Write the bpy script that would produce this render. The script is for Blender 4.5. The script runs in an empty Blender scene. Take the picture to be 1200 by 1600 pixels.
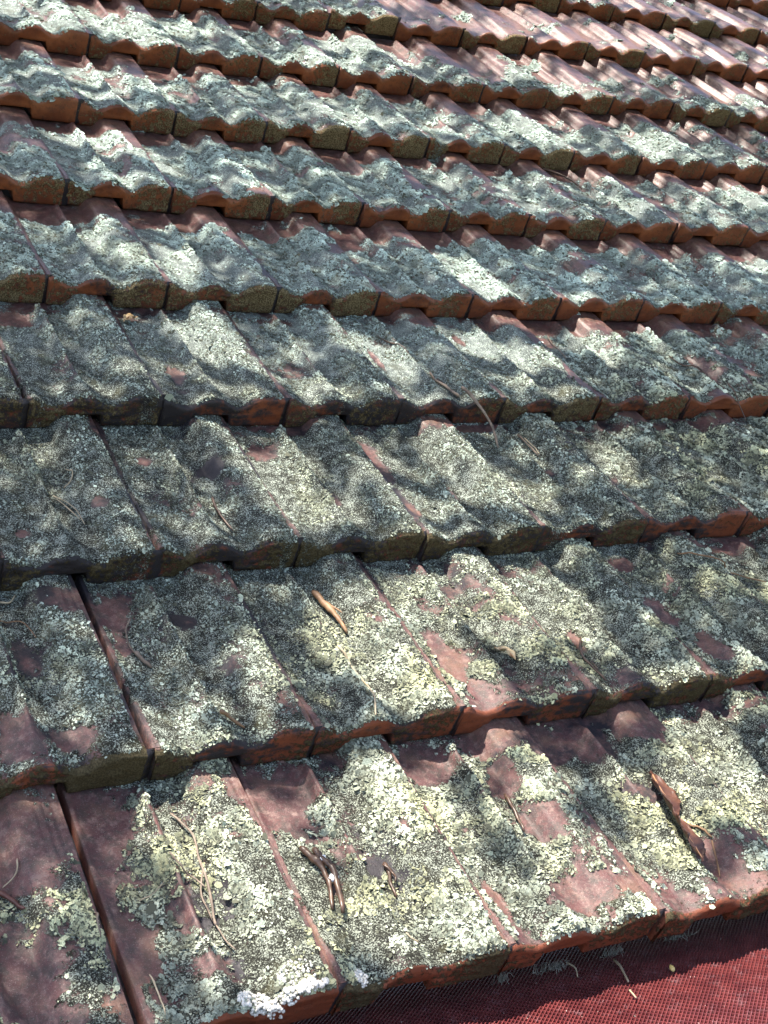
import bpy, math, random
import numpy as np
from mathutils import Matrix, Vector

# ------------------------------------------------------------------ camera, world, sun, exposure
S = 0.215                       # one tile's cover width in metres
PITCH = math.radians(33)
GAUGE = 1.58981                 # exposed tile length over its cover width
M = Matrix.Translation((0, 0, 3.0)) @ Matrix.Rotation(PITCH, 4, 'X')   # roof plane (x along eave, y up the slope, z out) -> world
scene = bpy.context.scene
COL = scene.collection

cam_R = np.array([[0.8783176, -0.3832786, 0.2857546], [-0.0443407, -0.6604485, -0.7495610], [0.4760169, 0.6456821, -0.5970784]])
cam_C = np.array([-2.9044705, -2.8894875, 6.1150831]) * S
cd = bpy.data.cameras.new('camera'); camera = bpy.data.objects.new('camera', cd); COL.objects.link(camera)
cd.sensor_fit = 'VERTICAL'; cd.sensor_height = 36; cd.lens = 2123.6 / 1600 * 36
cd.clip_start = 0.05; cd.clip_end = 500
local = Matrix.Identity(4)
for i in range(3):
    local[i][0] = cam_R[0][i]; local[i][1] = -cam_R[1][i]; local[i][2] = -cam_R[2][i]; local[i][3] = cam_C[i]
camera.matrix_world = M @ local
scene.camera = camera
cd.dof.use_dof = True; cd.dof.focus_distance = 1.95; cd.dof.aperture_fstop = 60

SUN = Vector((-0.26, 0.60, 0.76)).normalized()       # towards the sun, in roof coordinates
sun_world = (M.to_3x3() @ SUN).normalized()
world = bpy.data.worlds.new('World'); scene.world = world; world.use_nodes = True
wn = world.node_tree; wn.nodes.clear()
sky = wn.nodes.new('ShaderNodeTexSky'); sky.sky_type = 'NISHITA'; sky.sun_disc = False; sky.dust_density = 3.0; sky.ozone_density = 0.6
sky.sun_elevation = math.asin(sun_world.z); sky.sun_rotation = math.atan2(sun_world.x, sun_world.y)
bg = wn.nodes.new('ShaderNodeBackground'); bg.inputs[1].default_value = 0.15
wo = wn.nodes.new('ShaderNodeOutputWorld')
wn.links.new(sky.outputs[0], bg.inputs[0]); wn.links.new(bg.outputs[0], wo.inputs[0])
sl = bpy.data.lights.new('sun', 'SUN'); sl.energy = 4.6; sl.angle = math.radians(0.5); sl.color = (1.0, 0.93, 0.81)
sun = bpy.data.objects.new('sun', sl); COL.objects.link(sun)
sun.rotation_euler = sun_world.to_track_quat('Z', 'Y').to_euler()
vs = scene.view_settings
vs.view_transform = 'Standard'; vs.look = 'None'; vs.gamma = 1; vs.use_curve_mapping = False; vs.exposure = 1.7

# ------------------------------------------------------------------ numpy noise
rng = np.random.default_rng(7)
TAB = rng.random((256, 256)); JX = rng.random((256, 256)); JY = rng.random((256, 256)); JV = rng.random((256, 256))
def vnoise(x, y, s=1.0, o=0):
    x = x / s + 17.3 * o + 40; y = y / s + 9.1 * o + 80
    i = np.floor(x).astype(int); j = np.floor(y).astype(int); fx = x - i; fy = y - j
    fx = fx * fx * (3 - 2 * fx); fy = fy * fy * (3 - 2 * fy)
    a = TAB[i & 255, j & 255]; b = TAB[(i + 1) & 255, j & 255]; c = TAB[i & 255, (j + 1) & 255]; d = TAB[(i + 1) & 255, (j + 1) & 255]
    return (a * (1 - fx) + b * fx) * (1 - fy) + (c * (1 - fx) + d * fx) * fy
def fbm(x, y, s=1.0, n=4, o=0, gain=0.5):
    t = 0; a = 1; w = 0
    for k in range(n):
        t = t + a * vnoise(x, y, s / 2 ** k, o + k * 3.7); w += a; a *= gain
    return t / w
def worley(x, y, s=1.0, o=0):
    """distance to the nearest scattered point, that point's random value and offset"""
    x = x / s + 23.7 * o + 50; y = y / s + 5.3 * o + 90
    i = np.floor(x).astype(int); j = np.floor(y).astype(int)
    best = np.full(x.shape, 9.0); val = np.zeros(x.shape); dx = np.zeros(x.shape); dy = np.zeros(x.shape)
    for a in (-1, 0, 1):
        for b in (-1, 0, 1):
            ii = (i + a) & 255; jj = (j + b) & 255
            px = i + a + JX[ii, jj] - x; py = j + b + JY[ii, jj] - y
            d = px * px + py * py; m = d < best
            best = np.where(m, d, best); val = np.where(m, JV[ii, jj], val); dx = np.where(m, px, dx); dy = np.where(m, py, dy)
    return np.sqrt(best), val, dx, dy
def sstep(a, b, x):
    t = np.clip((x - a) / (b - a), 0, 1); return t * t * (3 - 2 * t)

# the old roof is not quite flat: slow sag and drift of the courses
K = np.array([0.01128, -0.02841, 0.0276, 0.05269, -0.08647, 0.01569, 0.01079, -0.01041, 0.04331, -0.03507, 0.01327, -0.00253, -0.06204, 0.08306, 0.03072, -0.08628, 0.08325, -0.01349, 0.05229, 0.06338, -0.02991])
def warp(u, y, z):
    a = np.clip((u - 3) / 4, -1.2, 1.5); b = np.clip((y / GAUGE - 3.5) / 4, -1.1, 1.25)
    B = np.stack([a * a, a * b, b * b, a ** 3, a * a * b, a * b * b, b ** 3], -1)
    return np.stack([u + B @ K[:7], y + B @ K[7:14], z + B @ K[14:21]], -1)

# ------------------------------------------------------------------ materials
def nodes(name):
    m = bpy.data.materials.new(name); m.use_nodes = True; nt = m.node_tree; nt.nodes.clear()
    out = nt.nodes.new('ShaderNodeOutputMaterial'); p = nt.nodes.new('ShaderNodeBsdfPrincipled')
    nt.links.new(p.outputs[0], out.inputs[0])
    return m, nt, p
class G:
    def __init__(s, nt): s.nt = nt; s.co = nt.nodes.new('ShaderNodeTexCoord').outputs['Object']
    def link(s, a, b): s.nt.links.new(a, b)
    def put(s, sock, v):
        if isinstance(v, bpy.types.NodeSocket): s.nt.links.new(v, sock)
        else: sock.default_value = v
    def noise(s, scale, detail=4, rough=.55, vec=None, out=0):
        n = s.nt.nodes.new('ShaderNodeTexNoise'); n.inputs['Scale'].default_value = scale; n.inputs['Detail'].default_value = detail
        n.inputs['Roughness'].default_value = rough; s.link(vec or s.co, n.inputs['Vector']); return n.outputs[out]
    def voronoi(s, scale, feat='F1', out=0, vec=None, rnd=1):
        n = s.nt.nodes.new('ShaderNodeTexVoronoi'); n.feature = feat; n.inputs['Scale'].default_value = scale
        n.inputs['Randomness'].default_value = rnd; s.link(vec or s.co, n.inputs['Vector']); return n.outputs[out]
    def attr(s, name, out=2):
        n = s.nt.nodes.new('ShaderNodeAttribute'); n.attribute_name = name; return n.outputs[out]
    def math(s, op, a, b=0.0, c=0.0):
        n = s.nt.nodes.new('ShaderNodeMath'); n.operation = op; s.put(n.inputs[0], a); s.put(n.inputs[1], b); s.put(n.inputs[2], c); return n.outputs[0]
    def ramp(s, v, lo, hi, a=0.0, b=1.0):
        n = s.nt.nodes.new('ShaderNodeMapRange'); n.interpolation_type = 'SMOOTHSTEP'
        s.put(n.inputs[0], v); n.inputs[1].default_value = lo; n.inputs[2].default_value = hi; n.inputs[3].default_value = a; n.inputs[4].default_value = b; return n.outputs[0]
    def mix(s, f, a, b):
        n = s.nt.nodes.new('ShaderNodeMix'); n.data_type = 'RGBA'; s.put(n.inputs[0], f)
        for k, v in ((6, a), (7, b)): s.put(n.inputs[k], v if isinstance(v, bpy.types.NodeSocket) else (*v, 1))
        return n.outputs[2]
    def bump(s, h, strength, dist, p, normal=None):
        n = s.nt.nodes.new('ShaderNodeBump'); n.inputs['Strength'].default_value = strength; n.inputs['Distance'].default_value = dist
        s.link(h, n.inputs['Height'])
        if normal: s.link(normal, n.inputs['Normal'])
        if p: s.link(n.outputs[0], p.inputs['Normal'])
        return n.outputs[0]

def clay_material():
    m, nt, p = nodes('weathered_clay'); g = G(nt)
    cov, edge, crust, style, dark = g.attr('cov'), g.attr('edge'), g.attr('crust'), g.attr('style'), g.attr('dark')
    n0 = g.noise(5, 4); n1 = g.noise(14, 5); n2 = g.noise(90, 5, .65); n3 = g.noise(320, 4, .7)
    # fired clay: faded purple-brown slip on top, raw orange-brown on the cut nose
    top = g.mix(g.ramp(n1, .35, .65), (.072, .028, .030), (.125, .054, .050))
    top = g.mix(g.ramp(n2, .45, .7), top, (.19, .12, .105)); top = g.mix(g.ramp(g.noise(60, 8, .82), .44, .60, 0, .85), top, (.045, .034, .030)); top = g.mix(g.ramp(g.noise(9, 5, .7), .5, .7, 0, .6), top, (.16, .085, .055)); top = g.mix(g.ramp(g.noise(700, 2, .6), .60, .70, 0, .5), top, (.30, .25, .23))
    nose = g.mix(g.ramp(n1, .35, .7), (.135, .038, .018), (.27, .088, .034))
    nose = g.mix(style, nose, (.17, .042, .016))
    nose = g.mix(g.ramp(n2, .5, .7, 0, .7), nose, (.09, .03, .015))
    clay = g.mix(edge, top, nose)
    grime_shade = g.ramp(g.math('ADD', g.math('MULTIPLY', dark, .55), g.math('MULTIPLY', g.noise(38, 7, .8), .9)), .62, .85)  # black grime, plus the trough shade carried by the dark attribute
    clay = g.mix(grime_shade, clay, (.018, .015, .020))
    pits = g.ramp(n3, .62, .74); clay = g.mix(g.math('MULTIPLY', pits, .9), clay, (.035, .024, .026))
    # mustard and olive crust on the noses
    cr = g.ramp(g.math('ADD', crust, g.math('MULTIPLY', g.math('SUBTRACT', g.noise(110, 6, .8), .5), 3.0)), .42, .58)
    crc = g.mix(g.ramp(g.noise(420, 3, .7), .4, .62), (.075, .055, .032), (.26, .21, .125))
    crc = g.mix(g.math('MULTIPLY', style, .75), crc, (.045, .038, .022))
    col = g.mix(cr, clay, crc)
    # grey lichen crust, dark below with pale flecks
    lf = g.ramp(g.math('ADD', cov, g.math('MULTIPLY', g.math('SUBTRACT', g.noise(260, 6, .75), .5), 1.3)), .42, .56)
    fleck = g.ramp(g.math('ADD', g.noise(520, 4, .7), g.math('MULTIPLY', g.noise(60, 4), .35)), .66, .80)
    blue = g.attr('blue')
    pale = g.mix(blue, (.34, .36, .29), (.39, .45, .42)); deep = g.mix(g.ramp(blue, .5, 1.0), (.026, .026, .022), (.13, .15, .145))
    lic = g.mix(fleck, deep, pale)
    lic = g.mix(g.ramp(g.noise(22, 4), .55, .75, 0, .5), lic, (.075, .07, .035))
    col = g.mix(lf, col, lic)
    g.link(col, p.inputs['Base Color'])
    rgh = g.math('ADD', g.math('ADD', g.math('MULTIPLY', n2, .3), .20), g.math('MULTIPLY', style, .27))
    rgh = g.math('ADD', rgh, g.math('MULTIPLY', g.math('MAXIMUM', lf, cr), .55)); rgh = g.math('ADD', rgh, g.math('MULTIPLY', edge, .1))
    g.link(rgh, p.inputs['Roughness']); g.link(g.math('SUBTRACT', .45, g.math('MULTIPLY', g.math('MAXIMUM', lf, cr), .40)), p.inputs['Specular IOR Level'])
    h = g.math('ADD', g.math('MULTIPLY', n3, .55), g.math('MULTIPLY', lf, g.math('MULTIPLY', g.noise(420, 4, .75), 1.6)))
    h = g.math('ADD', h, g.math('MULTIPLY', cr, g.math('MULTIPLY', g.noise(300, 4, .75), 1.4)))
    g.bump(h, 1.0, .0014, p)
    return m
def lichen_material():
    m, nt, p = nodes('leafy_lichen'); g = G(nt)
    a = nt.nodes.new('ShaderNodeAttribute'); a.attribute_name = 'tint'
    col = g.mix(g.ramp(g.noise(600, 3, .7), .35, .7, 0, .6), a.outputs[0], (.07, .075, .055))
    g.link(col, p.inputs['Base Color']); p.inputs['Roughness'].default_value = .8; p.inputs['Specular IOR Level'].default_value = .12
    return m
def plain(name, c1, c2, scale, rough=.6, c3=None, metal=0, bump=.3, dist=.0005, spec=.5):
    m, nt, p = nodes(name); g = G(nt)
    n = g.noise(scale, 5, .65); col = g.mix(g.ramp(n, .3, .7), c1, c2)
    if c3: col = g.mix(g.ramp(g.noise(scale * 4, 4), .55, .75), col, c3)
    g.link(col, p.inputs['Base Color']); p.inputs['Roughness'].default_value = rough; p.inputs['Metallic'].default_value = metal
    p.inputs['Specular IOR Level'].default_value = spec
    if bump: g.bump(g.noise(scale * 5, 4), bump, dist, p)
    return m
MAT = dict(
    clay=clay_material(), lichen=lichen_material(),
    batten=plain('old_timber', (.10, .07, .045), (.18, .13, .09), 30, .85),
    felt=plain('black_underlay', (.015, .014, .013), (.03, .028, .026), 20, .9),
)

# ------------------------------------------------------------------ objects
def make_mesh(name, V, F, mat, smooth=True, attrs=None, colour=None):
    me = bpy.data.meshes.new(name)
    V = np.asarray(V, np.float32); F = [np.asarray(f, np.int32) for f in (F if isinstance(F, (list, tuple)) else [F])]
    me.vertices.add(len(V)); me.vertices.foreach_set('co', V.ravel())
    loops = np.concatenate([f.ravel() for f in F]); tot = np.concatenate([np.full(len(f), f.shape[1], np.int32) for f in F])
    me.loops.add(len(loops)); me.loops.foreach_set('vertex_index', loops)
    me.polygons.add(len(tot)); me.polygons.foreach_set('loop_start', np.concatenate([[0], np.cumsum(tot)[:-1]]).astype(np.int32))
    me.update(calc_edges=True)
    me.polygons.foreach_set('use_smooth', np.full(len(tot), smooth))
    for k, a in (attrs or {}).items():
        at = me.attributes.new(k, 'FLOAT', 'POINT'); at.data.foreach_set('value', np.asarray(a, np.float32).ravel())
    if colour is not None:
        at = me.attributes.new('tint', 'FLOAT_COLOR', 'POINT'); at.data.foreach_set('color', np.asarray(colour, np.float32).ravel())
    me.materials.append(mat); me.validate(verbose=False)
    return me
def link(name, data, parent=None, **props):
    o = bpy.data.objects.new(name, data); COL.objects.link(o)
    if parent: o.parent = parent
    for k, v in props.items(): o[k] = v
    return o
def box(x0, x1, y0, y1, z0, z1):
    V = [(x, y, z) for x in (x0, x1) for y in (y0, y1) for z in (z0, z1)]
    return np.array(V, float), np.array([(0, 1, 3, 2), (4, 6, 7, 5), (0, 4, 5, 1), (2, 3, 7, 6), (0, 2, 6, 4), (1, 5, 7, 3)])

# ------------------------------------------------------------------ the interlocking tile
BT = np.array([0, .05, .12, .20, .26, .33, .40, .47, .55, .61, .66, .74, .80, .96, 1.0])
BZ = np.array([.066, .060, .022, -.004, .014, .060, .077, .068, .022, -.002, .008, .060, .082, .082, .076])
HT = np.array([0, .02, .04, .06, .36, .385, .41, .425, .445, .47, .66, .695, .73, .75, .97, 1.0])
HZ = np.array([.022, .022, .006, 0, 0, .010, .074, .084, .056, 0, 0, .045, .089, .094, .094, .088])
HT2 = HT; HZ_ROLL = np.array([.022, .022, .006, 0, 0, 0, 0, 0, 0, 0, 0, .045, .089, .094, .094, .088])
def smooth_interp(t, X, Z):
    # cosine-eased interpolation through control points
    i = np.clip(np.searchsorted(X, t, side='right') - 1, 0, len(X) - 2)
    f = np.clip((t - X[i]) / (X[i + 1] - X[i]), 0, 1)
    m = np.gradient(Z, X); h = X[i + 1] - X[i]
    f2, f3 = f * f, f * f * f
    return (2 * f3 - 3 * f2 + 1) * Z[i] + (f3 - 2 * f2 + f) * h * m[i] * .7 + (-2 * f3 + 3 * f2) * Z[i + 1] + (f3 - f2) * h * m[i + 1] * .7
def relief(t, v):
    s = sstep(0.0, .42, v)
    rb = smooth_interp(t, BT, BZ); rh = smooth_interp(t, HT, HZ); rr = smooth_interp(t, HT, HZ_ROLL)
    k = sstep(1.0, .90, v)                         # the thin rib dies out under the course above
    head = rr + (rh - rr) * k
    gr = 0
    for c in (.855, .905, .95): gr = gr - .007 * np.exp(-((t - c) / .007) ** 2)   # interlock grooves on the roll
    return np.maximum(rb * (1 - s) + head * s, -.005) + gr * (.25 + .75 * s)
def top_z(t, v): return .19 * (1 - v) - .004 + relief(t, v)
def notch(t): return .104 * sstep(.235, .26, t) * sstep(.575, .55, t)

BARE = [(0.16, 1.3, 0.16, 0.22), (0.33, 1.38, 0.1, 0.15), (-0.91, 1.29, 0.16, 0.26), (-1.31, 1.29, 0.15, 0.28), (-1.45, 0.47, 0.17, 0.22), (-0.91, 0.55, 0.1, 0.25), (2.61, 0.27, 0.1, 0.17), (1.65, 0.27, 0.15, 0.1), (2.5, 0.92, 0.1, 0.1), (2.16, 0.12, 0.08, 0.08), (2.42, 1.35, 0.12, 0.2), (2.11, 1.4, 0.15, 0.12), (1.23, 1.35, 0.15, 0.1), (1.67, 1.48, 0.12, 0.1), (1.13, 0.37, 0.04, 0.12), (1.65, 1.17, 0.08, 0.1), (2.82, 1.4, 0.1, 0.12), (1.7, 0.78, 0.08, 0.1), (-0.64, 2.94, 0.12, 0.09), (-0.37, 2.88, 0.09, 0.16), (-0.39, 2.58, 0.05, 0.1), (1.69, 2.19, 0.06, 0.22), (1.76, 1.75, 0.08, 0.12), (-1.17, 1.88, 0.12, 0.16), (-0.87, 1.81, 0.1, 0.08), (0.07, 2.74, 0.08, 0.06), (-0.95, 2.49, 0.05, 0.05), (1.17, 4.37, 0.1, 0.12), (2.09, 4.22, 0.06, 0.25), (1.53, 3.72, 0.05, 0.06), (-0.79, 3.54, 0.06, 0.06), (0.24, 4.31, 0.06, 0.06), (0.69, 4.13, 0.05, 0.06), (2.08, 3.58, 0.05, 0.1), (2.51, 3.77, 0.05, 0.1), (3.2, 4.68, 0.3, 0.05), (1.51, 4.71, 0.2, 0.05), (6.13, 5.45, 0.09, 0.2), (-0.32, 6.05, 0.15, 0.1), (0.76, 5.25, 0.05, 0.1), (3.07, 5.2, 0.05, 0.06), (3.36, 6.09, 0.08, 0.08), (3.7, 5.95, 0.05, 0.1), (0.32, 7.64, 0.15, 0.1), (2.4, 8.04, 0.12, 0.08), (2.41, 7.53, 0.13, 0.12), (3.17, 7.55, 0.13, 0.12), (1.62, 7.66, 0.1, 0.08), (7.54, 8.77, 0.1, 0.3), (7.65, 8.36, 0.08, 0.3), (6.29, 8.64, 0.06, 0.15), (4.4, 8.69, 0.08, 0.12), (3.92, 9.02, 0.15, 0.12), (4.46, 5.17, 0.05, 0.15), (4.52, 4.79, 0.06, 0.1), (5.88, 4.76, 0.07, 0.1), (3.7, 2.94, 0.1, 0.08), (3.64, 2.38, 0.05, 0.12), (3.97, 2.7, 0.06, 0.1), (4.92, 3.13, 0.08, 0.08), (3.59, 3.99, 0.04, 0.05), (2.76, 2.17, 0.04, 0.1), (3.78, 1.91, 0.05, 0.12), (-0.25, 3.74, 0.05, 0.05), (2.66, 5.54, 0.03, 0.2)]
LIT = [(-0.23, 1.29, 0.25, 0.2, 1), (-0.15, 0.97, 0.28, 0.3, 1), (-0.17, 0.49, 0.28, 0.35, 1), (0.83, 1.22, 0.2, 0.2, 0.8), (0.79, 0.78, 0.3, 0.35, 0.9), (0.79, 0.28, 0.35, 0.3, 0.9), (0.97, 1.34, 0.3, 0.1, 0.6), (3.12, 0.7, 0.25, 0.3, 0.9), (2.55, 0.61, 0.2, 0.3, 0.8), (1.96, 0.23, 0.35, 0.2, 0.9), (1.68, 0.74, 0.2, 0.3, 0.5), (3.28, 1.21, 0.2, 0.2, 0.6), (1.63, -0.42, 0.5, 0.3, 1.2), (2.23, -0.48, 0.5, 0.4, 1.2), (1.05, -0.35, 0.4, 0.3, 1.2), (2.6, -0.25, 0.2, 0.2, 1), (1.15, 2.38, 0.25, 0.3, 0.8), (1.56, 2.32, 0.25, 0.35, 1), (2.12, 2.75, 0.3, 0.3, 1), (2.42, 2.53, 0.25, 0.3, 1), (2.93, 2.94, 0.2, 0.25, 0.9), (1.23, 1.92, 0.2, 0.2, 0.7), (-0.21, 1.84, 0.2, 0.12, 0.6), (2.9, 2.41, 0.15, 0.3, 0.6), (0.37, 1.99, 0.15, 0.3, 0.4), (1.22, 4.22, 0.25, 0.2, 1), (1.19, 3.71, 0.2, 0.3, 1), (1.44, 3.55, 0.15, 0.2, 0.8), (2.07, 4.18, 0.15, 0.3, 1), (2.15, 3.72, 0.15, 0.25, 1), (2.51, 3.55, 0.2, 0.2, 0.9), (2.77, 4.31, 0.2, 0.3, 0.7), (3.17, 3.58, 0.2, 0.15, 0.9), (2.73, 4.73, 0.2, 0.1, 0.6), (2.94, 3.82, 0.15, 0.3, 0.8), (4.29, 4.08, 0.15, 0.3, 0.5), (1.13, 5.51, 0.2, 0.4, 1), (1.35, 5.17, 0.15, 0.3, 0.9), (1.13, 6.04, 0.2, 0.15, 0.7), (2.55, 5.72, 0.2, 0.2, 0.7), (1.92, 4.91, 0.2, 0.12, 0.7), (2.81, 5.45, 0.15, 0.3, 0.5), (3.98, 5.56, 0.22, 0.35, 1.1), (4.19, 5.17, 0.2, 0.3, 1.1), (3.72, 5.85, 0.2, 0.2, 0.8), (5.12, 5.78, 0.15, 0.25, 0.8), (4.48, 6.08, 0.2, 0.15, 0.8), (1.31, 7.03, 0.12, 0.4, 1), (1.28, 6.72, 0.1, 0.25, 1), (4.29, 6.84, 0.2, 0.3, 0.9), (4.34, 6.51, 0.15, 0.2, 1), (0.63, 7.26, 0.15, 0.2, 0.5), (4.21, 7.29, 0.12, 0.2, 0.6), (0.87, 6.69, 0.15, 0.2, 0.4), (1.23, 8.69, 0.3, 0.3, 1), (1.06, 9.03, 0.2, 0.2, 0.8), (1.24, 8.28, 0.2, 0.2, 1), (0.41, 8.53, 0.15, 0.15, 0.3), (1.4, 10.43, 0.25, 0.25, 0.9), (1.47, 9.9, 0.2, 0.25, 0.9), (2.03, 10.17, 0.15, 0.2, 0.6), (0.81, 10.13, 0.15, 0.25, 0.5), (2.0, 11.98, 0.25, 0.3, 0.9), (2.15, 11.39, 0.2, 0.25, 0.9), (2.83, 11.91, 0.12, 0.2, 0.5), (1.33, 11.6, 0.2, 0.3, 0.6), (7.33, 13.37, 0.2, 0.3, 0.9), (8.39, 13.38, 0.3, 0.3, 1), (9.13, 13.14, 0.25, 0.4, 1), (9.95, 12.96, 0.25, 0.4, 1), (10.79, 12.97, 0.2, 0.3, 0.7), (5.89, 11.99, 0.2, 0.3, 0.8), (5.04, 11.72, 0.15, 0.25, 0.9), (7.99, 11.5, 0.15, 0.5, 0.9), (8.34, 11.21, 0.2, 0.3, 0.9), (11.75, 13.83, 0.2, 0.3, 0.7), (13.37, 14.77, 0.3, 0.3, 0.9), (8.59, 14.17, 0.3, 0.2, 0.9), (8.46, 10.08, 0.2, 0.4, 0.8), (7.32, 11.74, 0.15, 0.3, 0.7), (13.17, 13.75, 0.2, 0.3, 0.9), (11.24, 14.61, 0.25, 0.25, 0.6)]
DARK = [(5.8, 13.32, 0.5, 0.4), (6.23, 13.42, 0.3, 0.4), (5.71, 11.69, 0.3, 0.5), (5.84, 11.47, 0.3, 0.4), (5.59, 12.27, 0.3, 0.3), (2.12, 1.35, 0.25, 0.15), (2.44, 1.37, 0.2, 0.25), (2.43, 0.88, 0.2, 0.2), (-0.96, 2.97, 0.2, 0.15), (-0.51, 3.39, 0.3, 0.2), (-0.61, 3.83, 0.3, 0.3), (-0.35, 4.42, 0.3, 0.2), (0.53, 4.24, 0.25, 0.25), (-0.0, 3.86, 0.2, 0.3), (1.89, 3.88, 0.2, 0.3), (3.81, 4.27, 0.25, 0.25), (3.13, 1.87, 0.3, 0.3), (0.58, 2.45, 0.2, 0.3), (0.05, 2.52, 0.2, 0.3), (1.56, 6.85, 0.25, 0.25), (1.93, 6.88, 0.2, 0.3), (6.97, 8.43, 0.2, 0.15), (8.05, 8.53, 0.15, 0.15), (0.51, 5.0, 0.2, 0.2), (-0.39, 0.58, 0.15, 0.2), (-0.37, 0.24, 0.1, 0.15), (0.72, 0.62, 0.2, 0.2), (0.39, 0.33, 0.2, 0.2), (1.36, 0.57, 0.2, 0.2)]
BARE += [(1.66, 1.62, .12, .13)]; BARE = np.array(BARE); LIT += [(1.62, 1.72, .25, .25, 1)]; LIT = np.array(LIT); DARK = np.array(DARK)
def field(P, x, y, soft=0.0):
    """strongest membership of (x, y) in a list of ellipses"""
    f = np.zeros(np.shape(x))
    for p in P:
        w = p[4] if len(p) > 4 else 1
        d = ((x - p[0]) / p[2]) ** 2 + ((y - p[1]) / p[3]) ** 2
        f = np.maximum(f, w * np.exp(-d * .8))
    return f
def look(u, r):
    """how a stretch of roof has weathered: (lichen cover, dark crust, blueness, mound height, bare glossy)"""
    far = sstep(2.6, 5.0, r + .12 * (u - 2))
    gloss = sstep(6.2, 8.2, r + .02 * u) * sstep(5.0, 6.6, u)
    darkc = sstep(1.2, 2.0, r) * (1 - sstep(3.6, 4.6, r)) * (1 - sstep(3.0, 5.5, u)) * .9
    darkc = np.maximum(darkc, .8 * sstep(.6, 1.2, r) * (1 - sstep(2.4, 3, r)) * (1 - sstep(.2, .9, u)))
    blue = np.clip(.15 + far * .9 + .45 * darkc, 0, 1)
    cover = .77 + .10 * darkc + .04 * sstep(.6, 1., r) - .05 * far - .46 * gloss
    return cover, darkc, blue, far, gloss

def lichen_height(x, y, far, darkc):
    """relief of the lichen crust in tile widths: mounds far up the roof, leafy lobes everywhere"""
    d1, v1, _, _ = worley(x + .3 * fbm(x, y, .2, 2, 5), y, .075, 2)
    d2, v2, dx, dy = worley(x, y, .030, 6)
    lobe = (.55 + .45 * v2) * (1 - .5 * far) * np.clip(1.15 - d2, 0, 1) + (v2 - .5) * dx * .9
    fine = fbm(x, y, .02, 2, 9)
    mound = fbm(x, y, .13, 3, 12)
    return (.006 + .007 * lobe * (1 - .4 * far) + .004 * fine + (.001 + .006 * far) * sstep(.3, .75, mound) * (1 - .45 * darkc) + .006 * (1 - np.clip(d1, 0, 1)) * v1)

roof = link('tiled_roof', None, label='moss and lichen covered roof of interlocking red clay tiles in overlapping courses', category='roof', kind='thing')
roof.matrix_world = M
GAPS = {(-2, 0): (0, .020), (-1, 0): (.012, .0), (-2, 1): (0, .010), (-1, 1): (.006, 0), (-2, 3): (0, .018), (-1, 3): (.004, 0), (-1, 2): (0, .008)}
TILES = {}

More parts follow.
